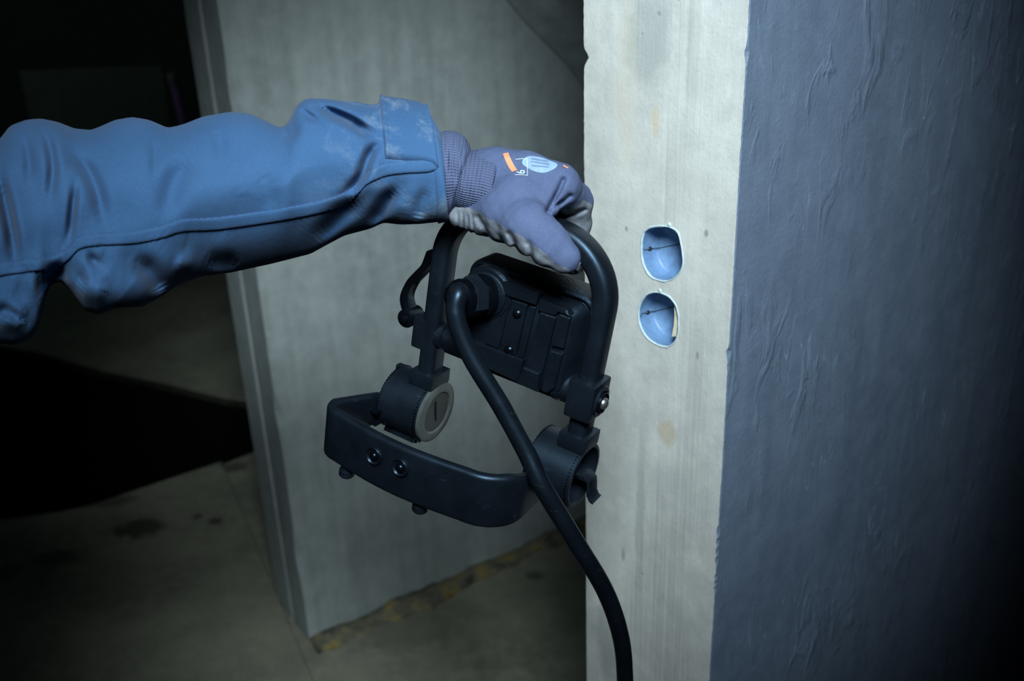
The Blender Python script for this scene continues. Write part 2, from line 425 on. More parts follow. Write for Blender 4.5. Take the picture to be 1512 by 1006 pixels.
# middle wall: nearest arris A, its face runs back to the right
def floor_pt(px, py):
    v = ray(px, py); return CAM + v * (-EYE / v[2])
A = floor_pt(458, 950); Bp = floor_pt(830, 785); mt = (Bp - A); mt[2] = 0; mt /= np.linalg.norm(mt)
mn = np.array([mt[1], -mt[0], 0]); mback = -mn
LM, TH = 3.2, .20
zs2 = np.arange(0, 2.93, .02)
ch = chip_profile(zs2, 11, [(.25, .006, .05), (1.3, .004, .04), (.62, .005, .03)]) * 2.2
ch2 = chip_profile(zs2, 12, []) * 2.2
verts = []; faces = []
for i, z in enumerate(zs2):
    a, b = ch[i], ch2[i]
    for r in (A + mt * LM + mback * TH, A + mback * (TH - b) + mt * b * 0, A + mback * (TH * .55), A + mback * (TH * .5) + mt * .006, A + mback * (TH * .45), A + mback * a, A + mt * a, A + mt * .3, A + mt * LM):
        verts.append(r + UP * z)
n = 9
for i in range(len(zs2) - 1):
    for k in range(n): faces.append((i*n + k, i*n + (k+1) % n, (i+1)*n + (k+1) % n, (i+1)*n + k))
faces.append(tuple(range(n))[::-1]); faces.append(tuple(range((len(zs2)-1)*n, len(zs2)*n)))
wm = obj('wall_back', (np.array(verts), faces), m_mid, smooth=False)
bmx = bmesh.new(); bmx.from_mesh(wm.data); bmesh.ops.recalc_face_normals(bmx, faces=bmx.faces); bmx.to_mesh(wm.data); bmx.free()
tag(wm, 'grey concrete wall standing behind the hand lamp', None, None, 'structure')
# added sloping thickening, lower edge bevelled so it shades into a dark diagonal band
q0 = on_plane(690, -70, A, mn); q1 = on_plane(900, 165, A, mn)
sd = (q1 - q0) / np.linalg.norm(q1 - q0); su = np.cross(sd, mn); su = su if su[2] > 0 else -su
verts = []; faces = []
for t_ in np.linspace(-.6, 1.2, 40):
    b0 = q0 + sd * t_
    for (h, o_) in ((-.01, -.002), (.0, .003), (.012, .05), (.03, .085), (.06, .10), (.9, .10), (.9, -.002)):
        verts.append(b0 + su * (h + .003 * math.sin(t_ * 23)) + mn * o_)
for i in range(39):
    for j in range(7): faces.append((i*7 + j, i*7 + (j+1) % 7, (i+1)*7 + (j+1) % 7, (i+1)*7 + j))
faces += [tuple(range(7)), tuple(range(39*7, 40*7))[::-1]]
tr = obj('trim_2', (np.array(verts), faces), m_mid); tag(tr, 'added sloping thickening high on the grey wall, shaped to give a shaded band', None, None, 'structure')

# lumpy rust-stained joint between wall and floor
def mat_joint():
    t = NT('stained_mortar_joint'); o = t.tc(); n1 = t.noise(o, 14, 4, .6)
    c = t.ramp(n1, [(.30, (.05, .05, .045)), (.48, (.19, .18, .13)), (.58, (.30, .25, .10)), (.68, (.20, .07, .02)), (.8, (.16, .16, .13))])
    return t.done(c, .95, t.bump(t.noise(o, 60, 5), .6, .01), .2)
verts = []; faces = []
NJ = 160; r = np.random.default_rng(4)
hh = .016 + .011 * np.convolve(r.standard_normal(NJ), np.ones(4) / 4, 'same'); ww = .05 + .03 * np.convolve(r.standard_normal(NJ), np.ones(6) / 6, 'same')
hh = np.clip(hh, .006, .04)
for i in range(NJ):
    p0 = A + mt * (i * LM / NJ)
    for (u_, v_) in ((-.01, -.01), (-.01, 1.0), (.25, .95), (.55, .6), (.8, .35), (1.0, -.1)):
        verts.append(p0 + mn * (ww[i] * u_) + UP * (hh[i] * v_))
for i in range(NJ - 1):
    for j in range(6): faces.append((i*6 + j, i*6 + (j+1) % 6, (i+1)*6 + (j+1) % 6, (i+1)*6 + j))
faces += [tuple(range(6)), tuple(range((NJ-1)*6, NJ*6))[::-1]]
tj = obj('trim_1', (np.array(verts), faces), mat_joint()); tag(tj, 'lumpy rust-stained mortar joint along the foot of the grey wall', None, None, 'structure')

# floor
fst = []
for px, py, rx, ry, amt in ((205, 785, .09, .06, .95), (160, 745, .10, .05, .7), (320, 775, .03, .025, .9), (292, 768, .02, .02, .9), (85, 830, .07, .05, .8), (345, 690, .05, .04, .8),
                            (10, 850, .05, .05, .7), (600, 930, .16, .10, .35), (790, 850, .03, .02, .7)):
    q = floor_pt(px, py); fst.append((tuple(q), (1 / rx, 1 / ry, 0), (.035, .036, .03), amt * .85))
m_floor = mat_concrete('dusty_floor_concrete', (.31, .31, .24), (.15, .155, .125), .0, 120, .95, fst, .6)
pit = [floor_pt(*q_) for q_ in ((-160, 800), (0, 768), (90, 756), (180, 735), (262, 708), (330, 686), (375, 668), (420, 640), (425, 600), (372, 590), (330, 584), (240, 562), (150, 545), (60, 522), (-60, 500), (-200, 480))]
pit = [(float(q_[0]), float(q_[1])) for q_ in pit]
bm = bmesh.new(); bm_box(bm, (0, 2.5, -.02), (12, 12, .04)); fl = obj('floor', bm, m_floor, smooth=False); tag(fl, 'bare dusty concrete floor', None, None, 'structure')
bm = bmesh.new(); bm_prism(bm, pit, (0, 0, 0), (1, 0, 0), (0, 1, 0), (0, 0, 1), -.6, .2); cut = obj('cut', bm, m_floor, smooth=False)
md = fl.modifiers.new('hole', 'BOOLEAN'); md.operation = 'DIFFERENCE'; md.object = cut; md.solver = 'EXACT'
dg = bpy.context.evaluated_depsgraph_get(); me = bpy.data.meshes.new_from_object(fl.evaluated_get(dg))
fl.modifiers.clear(); fl.data = me; bpy.data.objects.remove(cut)
m_pit = mat_plain('pit_shade_black', (.004, .004, .004), .95, 0.0, .1)  # shade inside the opening put into the colour of its walls
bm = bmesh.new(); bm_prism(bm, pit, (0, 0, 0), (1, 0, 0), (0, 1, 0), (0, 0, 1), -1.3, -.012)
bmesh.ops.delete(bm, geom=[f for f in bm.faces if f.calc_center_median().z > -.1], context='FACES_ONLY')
po = obj('trim_4', bm, m_pit, smooth=False); tag(po, 'opening in the floor behind the arm, its inside coloured black for shade', None, None, 'structure')
# a slightly raised screed strip left of the wall
s0, s1 = floor_pt(330, 690), floor_pt(402, 862); sdir = (s1 - s0); sdir /= np.linalg.norm(sdir); sn = np.array([sdir[1], -sdir[0], 0])
sn = sn if sn[0] < 0 else -sn
bm = bmesh.new(); q = [s0 - sdir * .02, s1 + sdir * 1.2, s1 + sdir * 1.2 + sn * 1.3, s0 + sn * 1.2 + sdir * .12, s0 + sn * .6 + sdir * .08]
bm_prism(bm, [(p_[0], p_[1]) for p_ in q], (0, 0, 0), (1, 0, 0), (0, 1, 0), (0, 0, 1), -.01, .012, .006)
tag(obj('trim_3', bm, m_floor, smooth=False), 'thin raised screed layer on the floor left of the wall', None, None, 'structure')
bm = bmesh.new(); bm_box(bm, (0, 2.5, 2.97), (12, 12, .1)); tag(obj('ceiling', bm, m_mid, smooth=False), 'bare concrete ceiling', None, None, 'structure')
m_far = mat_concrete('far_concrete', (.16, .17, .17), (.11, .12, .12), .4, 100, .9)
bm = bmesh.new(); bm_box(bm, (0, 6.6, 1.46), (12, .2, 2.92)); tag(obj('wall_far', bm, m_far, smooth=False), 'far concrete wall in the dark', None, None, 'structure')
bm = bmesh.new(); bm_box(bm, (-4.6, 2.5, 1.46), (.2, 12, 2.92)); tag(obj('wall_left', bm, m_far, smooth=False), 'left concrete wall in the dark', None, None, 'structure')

# dim board and purple post far back in the dark
def far_pt(px, py, y): v = ray(px, py); return CAM + v * (y / v[1])
YB = 5.2; a0 = far_pt(30, 105, YB); a1 = far_pt(243, 112, YB)
bd = empty('formwork_board', (float((a0[0] + a1[0]) / 2), YB, 0))
bm = bmesh.new(); wB = float(a1[0] - a0[0]); hB = float(a0[2])
for k in range(3): pass
m_board = mat_concrete('dim_board', (.20, .24, .21), (.15, .18, .16), .3, 80, .9)
bm_box(bm, (0, 0, hB / 2), (wB, .03, hB), .003); obj('panel', bm, m_board, bd, smooth='auto')
for s in (-.36, .36):
    bm = bmesh.new(); bm_box(bm, (wB * s, .04, hB / 2), (.08, .05, hB - .04), .004); obj('batten', bm, m_board, bd, smooth='auto')
tag(bd, 'dim grey board standing far back in the dark room', 'board')
b0 = far_pt(247, 112, YB - .1); b1 = far_pt(262, 190, YB - .1)
pr = empty('pipe', (float(b0[0]) + .1, YB - .1, 0)); m_purple = mat_plain('purple_pipe', (.50, .27, .66), .5)
bm = bmesh.new(); bm_cyl(bm, (0.0, 0, 0), (-.08, .02, float(b0[2])), .024, bev=.003); obj('tube', bm, m_purple, pr, smooth='auto')
bm = bmesh.new(); bm_cyl(bm, (-.077, .02, float(b0[2]) - .05), (-.081, .02, float(b0[2]) + .01), .028, bev=.003); obj('end_cap', bm, mat_plain('grey_cap', (.35, .35, .36), .5), pr, smooth='auto')
tag(pr, 'thin purple pipe leaning upright at the right edge of the dim board', 'pipe')
# ------------------------------------------------------------------ the work light held in the hand
RL = np.array([[0.854318468768855, 0.4992239013174012, 0.14462174896561214], [0.32466012153561363, -0.2952829919208452, -0.8985564869092842], [-0.40587653221751985, 0.8146063165945301, -0.41434380598649323]])
TL = np.array([-0.024131965566405712, 0.0844527090718561, 0.9053366994619346])
RW = B3 @ RL; TW = C2W(TL)
ml = Matrix.Identity(4)
for i in range(3):
    for j in range(3): ml[i][j] = RW[i, j]
    ml[i][3] = TW[i]
def to_lamp(wp): return (np.asarray(wp) - TW) @ RW            # world -> lamp axes (X along pivot axis, Y away, Z up)
def lamp_px(px, py, Y):                                        # point of the plane Y = const of the lamp seen at a pixel
    o_ = to_lamp(CAM); d = ray(px, py) @ RW; t_ = (Y - o_[1]) / d[1]; return o_ + d * t_
m_blk = mat_plastic('black_plastic', (.0042, .0064, .0102), .42, 900, .10, .55, .25)
m_blk2 = mat_plastic('black_gloss_plastic', (.0016, .0024, .0038), .27, 600, .05, .42)
m_gran = mat_plastic('black_grained_casting', (.0036, .0055, .0088), .40, 420, .55, .5)
m_rub = mat_plastic('black_rubber_cable', (.0034, .0052, .0084), .38, 300, .08, .42, .35)
m_scr = mat_plain('grey_steel_screw', (.30, .33, .36), .35, .9)
m_grip = mat_plain('grey_grip_insert', (.20, .23, .26), .55)
def mat_cap():
    t = NT('smoky_cap'); n1 = t.noise(t.tc(), 60, 4)
    c = t.mix(t.ramp(n1, [(.3, 0), (.7, 1)]), (.045, .055, .056), (.085, .096, .095)); return t.done(c, .38, None, .5)
m_cap = mat_cap()
lamp = empty('work_light', mat=ml)
tag(lamp, 'black portable work light with bow handle, held by the gloved hand', 'work light')
XL, XR, ZT, RC = -.0666, .0896, .2060, .053
def prt(name, bm, mat=m_blk, parent=lamp, smooth='auto'): return obj(name, bm, mat, parent, smooth)

# bow handle
path = [(XL, 0, .034)] + [(XL, 0, z) for z in np.linspace(.05, ZT - RC, 8)]
path += [(XL + RC - RC * math.cos(a), 0, ZT - RC + RC * math.sin(a)) for a in np.linspace(0, math.pi / 2, 16)[1:]]
path += [(XR - RC + RC * math.sin(a), 0, ZT - RC + RC * math.cos(a)) for a in np.linspace(0, math.pi / 2, 16)]
path += [(XR, 0, z) for z in np.linspace(ZT - RC, .034, 8)[1:]]
bm = bmesh.new(); bm_sweep(bm, path, [(a, b) for a, b in rrect(.0175, .0235, .0062, 4)], (0, 1, 0)); prt('handle', bm)
# pale insert under the grip
gz = ZT - .0125
gp = [(.005, gz), (.02, gz), (.03, gz - .0005), (.042, gz - .0012), (.054, gz - .003), (.0655, gz - .0065)]
bm = bmesh.new(); bm_sweep(bm, [Vector((x, -.001, z)) for x, z in gp], rrect(.011, .0205, .003, 3), (0, 1, 0)); prt('grip_insert', bm, m_grip)

# lamp head ------------------------------------------------------------
hc = (lamp_px(697, 400, -.004) + lamp_px(882, 435, -.004) + lamp_px(845, 588, -.004) + lamp_px(672, 530, -.004)) / 4
HX, HZ = float(hc[0]), float(hc[2]) - .002
HY0 = 0.0
def head_ring(bm, w_, h_, r_, y): return [bm.verts.new((HX + a, y, HZ + b)) for a, b in rrect(w_, h_, r_, 6)]
bm = bmesh.new()
HWd, HHt = .1235, .1010
prof = [(HWd - .008, HHt - .008, .010, .030), (HWd, HHt, .013, .027), (HWd, HHt, .013, .004), (HWd - .002, HHt - .002, .0125, .0), (HWd - .006, HHt - .006, .0115, -.0012),
        (HWd - .010, HHt - .010, .0105, .0), (HWd - .013, HHt - .013, .010, .004), (HWd - .016, HHt - .016, .010, .003), (HWd - .026, HHt - .026, .008, -.013), (HWd - .030, HHt - .030, .006, -.0145)]
rs = [head_ring(bm, *p_) for p_ in prof]; N = len(rs[0])
for a, b in zip(rs, rs[1:]):
    for k in range(N): bm.faces.new((a[k], a[(k+1) % N], b[(k+1) % N], b[k]))
bm.faces.new(rs[0]); bm.faces.new(rs[-1][::-1])
head = prt('lamp_head', bm, m_gran)
bm = bmesh.new()                                             # glass and frame on the far side
bm_prism(bm, rrect(HWd - .014, HHt - .014, .009, 5), (HX, .0305, HZ), (1, 0, 0), (0, 0, 1), (0, 1, 0), -.002, .0015, .001)
prt('front_glass', bm, mat_plain('dim_front_glass', (.25, .27, .28), .15), head)
PY = -.0145
z2 = lambda L: [(x / 3.353 + 580, y / 3.353 + 320) for x, y in L]
def head_poly(name, zl, h, bev=.0012, mat=m_gran):
    h = h * 1.5
    poly = []
    for p_ in z2(zl):
        q = lamp_px(*p_, PY - h * .5); poly.append((float(q[0]), float(q[2])))
    bm = bmesh.new(); bm_prism(bm, poly, (0, PY, 0), (1, 0, 0), (0, 0, 1), (0, -1, 0), -.004, h, bev); return prt(name, bm, mat, head, False)
head_poly('top_bar', [(515, 305), (730, 378), (714, 432), (530, 372)], .0042)
head_poly('top_bar', [(728, 405), (866, 462), (880, 488), (826, 464), (808, 490), (782, 482), (724, 462)], .0030)
head_poly('bottom_bar', [(398, 612), (652, 708), (625, 815), (470, 745), (380, 690)], .0042)
head_poly('bottom_bar', [(655, 738), (735, 772), (722, 862), (622, 818)], .0060)
head_poly('panel', [(520, 385), (584, 405), (528, 655), (460, 628)], .0022)
head_poly('panel', [(596, 408), (672, 432), (610, 688), (548, 662)], .0026)
head_poly('panel', [(684, 438), (712, 448), (648, 700), (622, 692)], .0022)
head_poly('panel', [(735, 470), (814, 498), (722, 855), (738, 770), (660, 735)], .0026)
head_poly('panel', [(830, 478), (882, 500), (848, 655), (790, 640)], .0022)
head_poly('panel', [(786, 662), (844, 678), (800, 850), (762, 872), (738, 862)], .0022)
for zx, zy in ((613, 482), (572, 662)):
    q = lamp_px(zx / 3.353 + 580, zy / 3.353 + 320, PY - .005)
    bm = bmesh.new(); bm_lathe(bm, (q[0], PY, q[2]), (0, -1, 0), [(0, .0048), (.0035, .0046), (.0055, .0035), (.0066, .0016), (.0068, .0004)], 18); prt('screw', bm, m_blk2, head)
# cable gland
g0 = lamp_px(722, 432, PY); gd = Vector((-.36, -1, .03)).normalized()
bm = bmesh.new(); bm_lathe(bm, Vector(g0) + Vector((0, .004, 0)), (0, -1, 0), [(0, .0235), (.006, .0235), (.0085, .0215), (.0085, .0195), (.0105, .0195), (.0115, .018)], 32)
prt('gland_seat', bm, m_gran, head)
gs = Vector(g0) + Vector((0, -.006, 0))
bm = bmesh.new(); bm_lathe(bm, gs, gd, [(0, .0178), (.005, .0178), (.0055, .016), (.008, .016)], 28); prt('gland_ring', bm, m_blk2, head)
bm = bmesh.new(); bm_cyl(bm, gs + gd * .008, gs + gd * .021, .0180, .0180, seg=6, bev=.0012); prt('gland_nut', bm, m_blk, head, False)
bm = bmesh.new(); bm_lathe(bm, gs + gd * .021, gd, [(0, .0155), (.004, .0160), (.009, .0152), (.013, .0120), (.0138, .0090)], 28); prt('gland_cap', bm, m_blk2, head)
# cable
ge = gs + gd * .031
cp = [np.array(gs + gd * .012), np.array(ge)]
for px, py, d in ((678, 432, .792), (672, 458, .790), (680, 492, .793), (700, 535, .797), (740, 600, .802), (775, 664, .806), (803, 722, .808), (850, 800, .826), (892, 870, .86), (914, 930, .89), (922, 985, .92), (921, 1060, .97), (905, 1180, 1.06), (880, 1300, 1.16)):
    cp.append(to_lamp(P(px, py, d)))
last = np.array(cp[-1]) @ RW.T + TW
cp += [to_lamp((last[0] - .05, last[1] + .02, .25)), to_lamp((last[0] - .15, last[1] - .02, .06)), to_lamp((last[0] - .35, last[1] - .1, .008)), to_lamp((last[0] - .8, last[1] - .2, .008))]
bm = bmesh.new(); bm_tube(bm, [Vector(p_) for p_ in catmull(cp, 12)], .0078, 18); prt('cable', bm, m_rub)

# pivots, clamps, lever --------------------------------------------------
ZP = .078
bm = bmesh.new(); bm_lathe(bm, (XR - .006, 0, ZP - .002), (-1, 0, 0), [(0, .0135), (.008, .0135), (.009, .0125), (.016, .0125), (.017, .0140), (.022, .0140)], 28); prt('pivot', bm)
bm = bmesh.new(); bm_lathe(bm, (XL + .006, 0, ZP), (1, 0, 0), [(0, .0125), (.007, .0125), (.0075, .0110), (.011, .0110), (.012, .0135), (.030, .0135)], 28); prt('pivot', bm)
bm = bmesh.new(); bm_box(bm, (XR + .001, -.002, ZP - .002), (.0245, .033, .034), .003); cl = prt('clamp', bm)
bm = bmesh.new(); bm_lathe(bm, (XR + .010, -.001, ZP - .003), (1, 0, 0), [(0, .0145), (.003, .0145), (.0048, .0130), (.0048, .0102), (.002, .0100)], 28, False); prt('clamp_hood', bm, m_blk, cl)
bm = bmesh.new(); bm_lathe(bm, (XR + .0125, -.001, ZP - .004), (1, 0, 0), [(0, .0098), (.004, .0096), (.0045, .0088), (.003, .0080), (.003, .0004)], 24); prt('screw_seat', bm, m_blk2, cl)
bm = bmesh.new(); bm_lathe(bm, (XR + .0145, -.001, ZP - .004), (1, 0, 0), [(0, .0054), (.0025, .0054), (.0045, .0042), (.0055, .0022), (.0056, .0004)], 20); prt('screw', bm, m_scr, cl)
bm = bmesh.new(); bm_box(bm, (XL - .009, .002, ZP - .001), (.016, .028, .030), .003); cl2 = prt('clamp', bm)
lv = [lamp_px(x, y, .004) for x, y in ((608, 466), (601, 440), (609, 418), (621, 404), (632, 392), (640, 372))]
bm = bmesh.new(); bm_sweep(bm, [Vector((p_[0], .004, p_[2])) for p_ in catmull(lv, 6)], rrect(.0075, .016, .0025, 2), (0, 1, 0)); prt('lever', bm, m_blk2)
e = lamp_px(607, 467, .004)
bm = bmesh.new(); bm_cyl(bm, (e[0], -.006, e[2]), (e[0], .014, e[2]), .0088, bev=.0015); bm_box(bm, ((e[0] + XL) / 2, .004, e[2]), (abs(e[0] - XL), .012, .008), .001); prt('lever_joint', bm, m_blk2)
bm = bmesh.new(); bm_cyl(bm, (e[0], -.0085, e[2]), (e[0], -.006, e[2]), .0036, bev=.0008); prt('pin', bm, m_blk2)

# swivel drums -----------------------------------------------------------
DRW, DR = .0225, .0300
WD = .0789
def drum(cx, open_end):
    bm = bmesh.new()
    if open_end: pr_ = [(0, DR - .006), (0, DR - .001), (.001, DR), (.044, DR), (.045, DR - .0008), (.045, DR - .0035), (.044, DR - .0042), (.010, DR - .0046), (.010, .0004)]
    else: pr_ = [(0, DR - .006), (0, DR - .001), (.001, DR), (.044, DR), (.045, DR - .001), (.045, .0004)]
    bm_lathe(bm, (cx - DRW, 0, 0), (1, 0, 0), pr_, 56); d = prt('drum', bm)
    for xx in (cx - DRW + .0015, cx + DRW - .003):
        bm = bmesh.new()
        for k in range(64):
            a = 2 * math.pi * k / 64; bm_box(bm, (xx, (DR + .0001) * math.cos(a), (DR + .0001) * math.sin(a)), (.0016, .0012, .0012), 0, Matrix.Rotation(a, 3, 'X'))
        prt('tooth_ring', bm, m_blk2, d, False)
    bm = bmesh.new(); px_ = XL if cx < 0 else XR
    bm_box(bm, (px_, 0, DR + .004), (.026, .030, .014), .002); prt('post_socket', bm, m_blk, d)
    return d
dl = drum(-WD, False); dr_ = drum(WD, True)
bm = bmesh.new(); bm_lathe(bm, (-WD + DRW, 0, 0), (1, 0, 0), [(-.001, DR - .0004), (.0022, DR - .0004), (.0035, DR - .0025), (.0035, DR - .009), (.0022, DR - .0105), (.0020, DR - .0108)], 56, False); prt('end_cap', bm, m_cap, dl)
bm = bmesh.new(); bm_lathe(bm, (-WD + DRW, 0, 0), (1, 0, 0), [(-.001, DR - .0105), (.0022, DR - .0107), (.0016, .012), (.0013, .0004)], 48); prt('cap_dish', bm, mat_plain('dark_cap_dish', (.014, .018, .019), .35), dl)
bm = bmesh.new(); bm_box(bm, (-WD + DRW + .0016, 0, .001), (.0016, .0016, .022), 0, Matrix.Rotation(math.radians(12), 3, 'X')); prt('slot', bm, m_blk2, dl, False)
for k in range(6):                                           # ribs under the left drum
    a = math.radians(-122 + 11 * k)
    bm = bmesh.new(); bm_box(bm, (-WD - .002, (DR + .002) * math.cos(a), (DR + .002) * math.sin(a)), (.034, .0022, .006), .0004, Matrix.Rotation(a - math.pi / 2, 3, 'X')); prt('rib', bm, m_blk2, dl, False)
bm = bmesh.new(); bm_box(bm, (-WD - DRW + .001, .003, DR - .002), (.008, .007, .007), .0012); prt('stop', bm, m_blk, dl)
# clip inside the open drum
bm = bmesh.new(); bm_sweep(bm, [(WD + x, -.004 + y, .004 + z) for x, y, z in ((-.008, 0, .002), (.012, 0, .002), (.026, 0, .001), (.0315, 0, -.002), (.033, 0, -.008), (.034, 0, -.014), (.037, 0, -.018), (.040, 0, -.019))], rrect(.0035, .016, .001, 2), (0, 1, 0)); prt('clip', bm, m_blk, dr_)
bm = bmesh.new(); bm_cyl(bm, (WD - DRW + .009, 0, 0), (WD - .002, 0, 0), .010, .009, bev=.001); prt('hub', bm, m_blk2, dr_)

# foot bracket: a flat strap bent to a U ---------------------------------
brk = Matrix.Identity(3)
LB, BL, BR, RB = .096, -.1080, .0740, .014
bulge = lambda x: .007 * math.sin(math.pi * min(1, max(0, (x - BL - RB) / (BR - BL - RB - .035))))
pts = [(BL, -.018, 0)] + [(BL, y, 0) for y in (-.03, -.045, -LB + RB)]
pts += [(BL + RB - RB * math.cos(a), -LB + RB - RB * math.sin(a), 0) for a in np.linspace(0, math.pi / 2, 12)[1:]]
pts += [(x, -LB - bulge(x), 0) for x in np.linspace(BL + RB, BR - .035, 14)[1:]]
R2 = .035
pts += [(BR - R2 + R2 * math.sin(a), -LB + R2 - R2 * math.cos(a), 0) for a in np.linspace(0, math.pi / 2, 14)[1:]]
pts += [(BR, y, 0) for y in (-.045, -.03, -.018)]
bm = bmesh.new(); rings = []
for i, p_ in enumerate(pts):                                 # arms narrow towards the drums
    pa, pb = Vector(pts[max(i - 1, 0)]), Vector(pts[min(i + 1, len(pts) - 1)]); tg = (pb - pa).normalized(); nn = Vector((0, 0, 1)).cross(tg)
    k_ = max(0.0, min(1.0, (p_[1] + LB - .016) / (LB - .034))); hgt = .050 - .020 * k_
    rings.append([bm.verts.new(Vector(p_) + nn * a + Vector((0, 0, b - .008 * k_))) for a, b in rrect(.0095, hgt, .0042, 4)])
for a, b in zip(rings, rings[1:]):
    for k in range(len(a)): bm.faces.new((a[k], a[(k+1) % len(a)], b[(k+1) % len(a)], b[k]))
bm.faces.new(rings[0][::-1]); bm.faces.new(rings[-1]); br = prt('bracket', bm)
for zz in (-.016, -.004):
    bm = bmesh.new(); bm_box(bm, (BL + .006, -.030, zz), (.014, .014, .0025), .0006); prt('web', bm, m_blk2, br)
def bar_pt(px, py): return lamp_px(px, py, -LB - .012)
for px, py in ((553, 673), (592, 690)):
    q = bar_pt(px, py)
    bm = bmesh.new(); bm_lathe(bm, (q[0], -LB - bulge(q[0]) - .0030, q[2]), (0, -1, 0), [(0, .0084), (.0035, .0082), (.0045, .0074), (.0030, .0062), (.0025, .0004)], 22); b_ = prt('bolt_seat', bm, m_rub, br)
    bm = bmesh.new(); bm_lathe(bm, (q[0], -LB - bulge(q[0]) - .0062, q[2]), (0, -1, 0), [(0, .0042), (.001, .0041), (.0026, .003), (.0034, .0012), (.0035, .0003)], 18); prt('bolt', bm, m_blk2, br)
for px, py in ((513, 688), (621, 745)):
    q = lamp_px(px, py, -LB + .000)
    bm = bmesh.new(); bm_lathe(bm, (q[0], -LB + .000, -.0248), (0, 0, -1), [(0, .0052), (.0035, .0052), (.004, .0070), (.009, .0070), (.0105, .0058), (.0107, .0004)], 22); prt('foot', bm, m_blk, br)

# ------------------------------------------------------------------ the worker's arm and glove
pers = empty('person', tuple(P(330, 300, .80))); POFF = P(330, 300, .80)
tag(pers, 'outstretched arm in a blue work jacket and knitted glove gripping the lamp handle', 'person')
m_fab = mat_fabric('blue_softshell')
m_knit = mat_knit('blue_knit', (.040, .056, .110), (.092, .118, .215), 84, 15, .5)
m_knit2 = mat_knit('blue_rib_knit', (.038, .054, .106), (.090, .115, .21), 76, 13, .55)
m_gback = mat_glove('blue_glove_back', (.055, .078, .158), (.072, .097, .186))
m_gcoat = mat_glove('grey_glove_coating', (.075, .092, .122), (.185, .208, .248), True)

# sleeve outline: top and bottom as read along the arm, with its depth
top_c = np.array([(-520, 150), (-420, 160), (-330, 190), (-240, 175), (-150, 182), (-70, 196), (-20, 212), (0, 206), (14, 186), (38, 177), (60, 175), (85, 180), (110, 190), (135, 192), (150, 186), (170, 177), (195, 173), (220, 177), (248, 189), (270, 184), (300, 172), (340, 165), (370, 168), (396, 180), (414, 189), (424, 183), (436, 158), (446, 148), (458, 145), (480, 146), (505, 149), (530, 151), (548, 155), (562, 152), (590, 155), (618, 160), (634, 168), (642, 182), (648, 196)], float)
bot_c = np.array([(-520, 640), (-420, 620), (-300, 560), (-200, 575), (-110, 520), (-50, 500), (0, 508), (24, 510), (44, 502), (58, 488), (66, 440), (76, 419), (92, 416), (107, 434), (127, 460), (147, 465), (171, 455), (211, 453), (239, 438), (258, 424), (275, 416), (300, 408), (340, 403), (400, 390), (459, 375), (507, 348), (543, 338), (561, 329), (585, 332), (612, 331), (638, 328), (648, 325)], float)
dep_c = np.array([(-520, .70), (-200, .725), (0, .755), (300, .785), (560, .805), (650, .812)], float)
rad_c = np.array([(-520, .088), (0, .074), (150, .066), (300, .058), (450, .054), (560, .046), (648, .038)], float)
def smooth_interp(x, tab, sg=5.0):
    o_ = np.zeros_like(np.asarray(x, float)); ws = 0
    for k, wt in ((-1.2, .3), (-.6, .7), (0, 1), (.6, .7), (1.2, .3)):
        o_ = o_ + wt * np.interp(np.asarray(x, float) + k * sg, tab[:, 0], tab[:, 1]); ws += wt
    return o_ / ws
# folds traced on the cloth: (points, depth in m, width in px)
creases = [([(112, 418), (140, 428), (165, 432)], -.011, 24), ([(0, 462), (22, 470), (42, 474)], -.010, 22), ([(255, 385), (270, 390), (290, 390)], -.006, 16),
           ([(-4, 250), (8, 300), (18, 350), (24, 392)], .012, 9), ([(58, 185), (72, 212), (78, 250), (73, 300)], .007, 8), ([(34, 195), (42, 230), (44, 270)], .004, 8),
           ([(100, 225), (124, 244), (142, 278), (155, 335)], .007, 11), ([(112, 268), (108, 300), (103, 345), (96, 362)], .008, 6), ([(225, 200), (229, 235), (226, 265)], .0025, 8),
           ([(290, 235), (262, 262), (248, 300), (240, 330)], .005, 17), ([(322, 190), (328, 240)], .0025, 12), ([(380, 250), (400, 290), (385, 315)], .003, 18),
           ([(462, 152), (490, 166), (515, 178), (540, 193), (556, 200)], .016, 8), ([(440, 158), (455, 170), (472, 180)], .006, 6), ([(566, 208), (550, 222), (541, 240), (535, 258), (522, 276), (505, 288)], .011, 8),
           ([(415, 190), (430, 200), (438, 180)], .004, 8),
           ([(590, 275), (572, 296), (558, 318), (545, 340)], .012, 11), ([(540, 292), (512, 310), (486, 335), (462, 362)], .010, 14), ([(633, 275), (622, 300), (615, 330)], .004, 10),
           ([(70, 425), (86, 405), (102, 398)], .014, 13), ([(128, 372), (138, 385), (150, 392)], .006, 7), ([(195, 382), (218, 398), (236, 425), (245, 445)], .012, 16), ([(300, 382), (330, 392), (360, 388)], .008, 18),
           ([(-10, 455), (14, 462), (38, 478)], .008, 9), ([(60, 400), (62, 440)], .006, 8), ([(116, 400), (126, 425)], .004, 9), ([(-80, 230), (-60, 330), (-70, 430)], .010, 18), ([(-170, 230), (-180, 330), (-150, 440)], .010, 18), ([(-290, 240), (-270, 360), (-300, 480)], .01, 20)]
def seg_dist(x, y, pts):
    best = np.full(x.shape, 1e9)
    for (x0, y0), (x1, y1) in zip(pts, pts[1:]):
        dx, dy = x1 - x0, y1 - y0; t_ = np.clip(((x - x0) * dx + (y - y0) * dy) / (dx*dx + dy*dy), 0, 1)
        best = np.minimum(best, np.hypot(x - x0 - t_ * dx, y - y0 - t_ * dy))
    return best
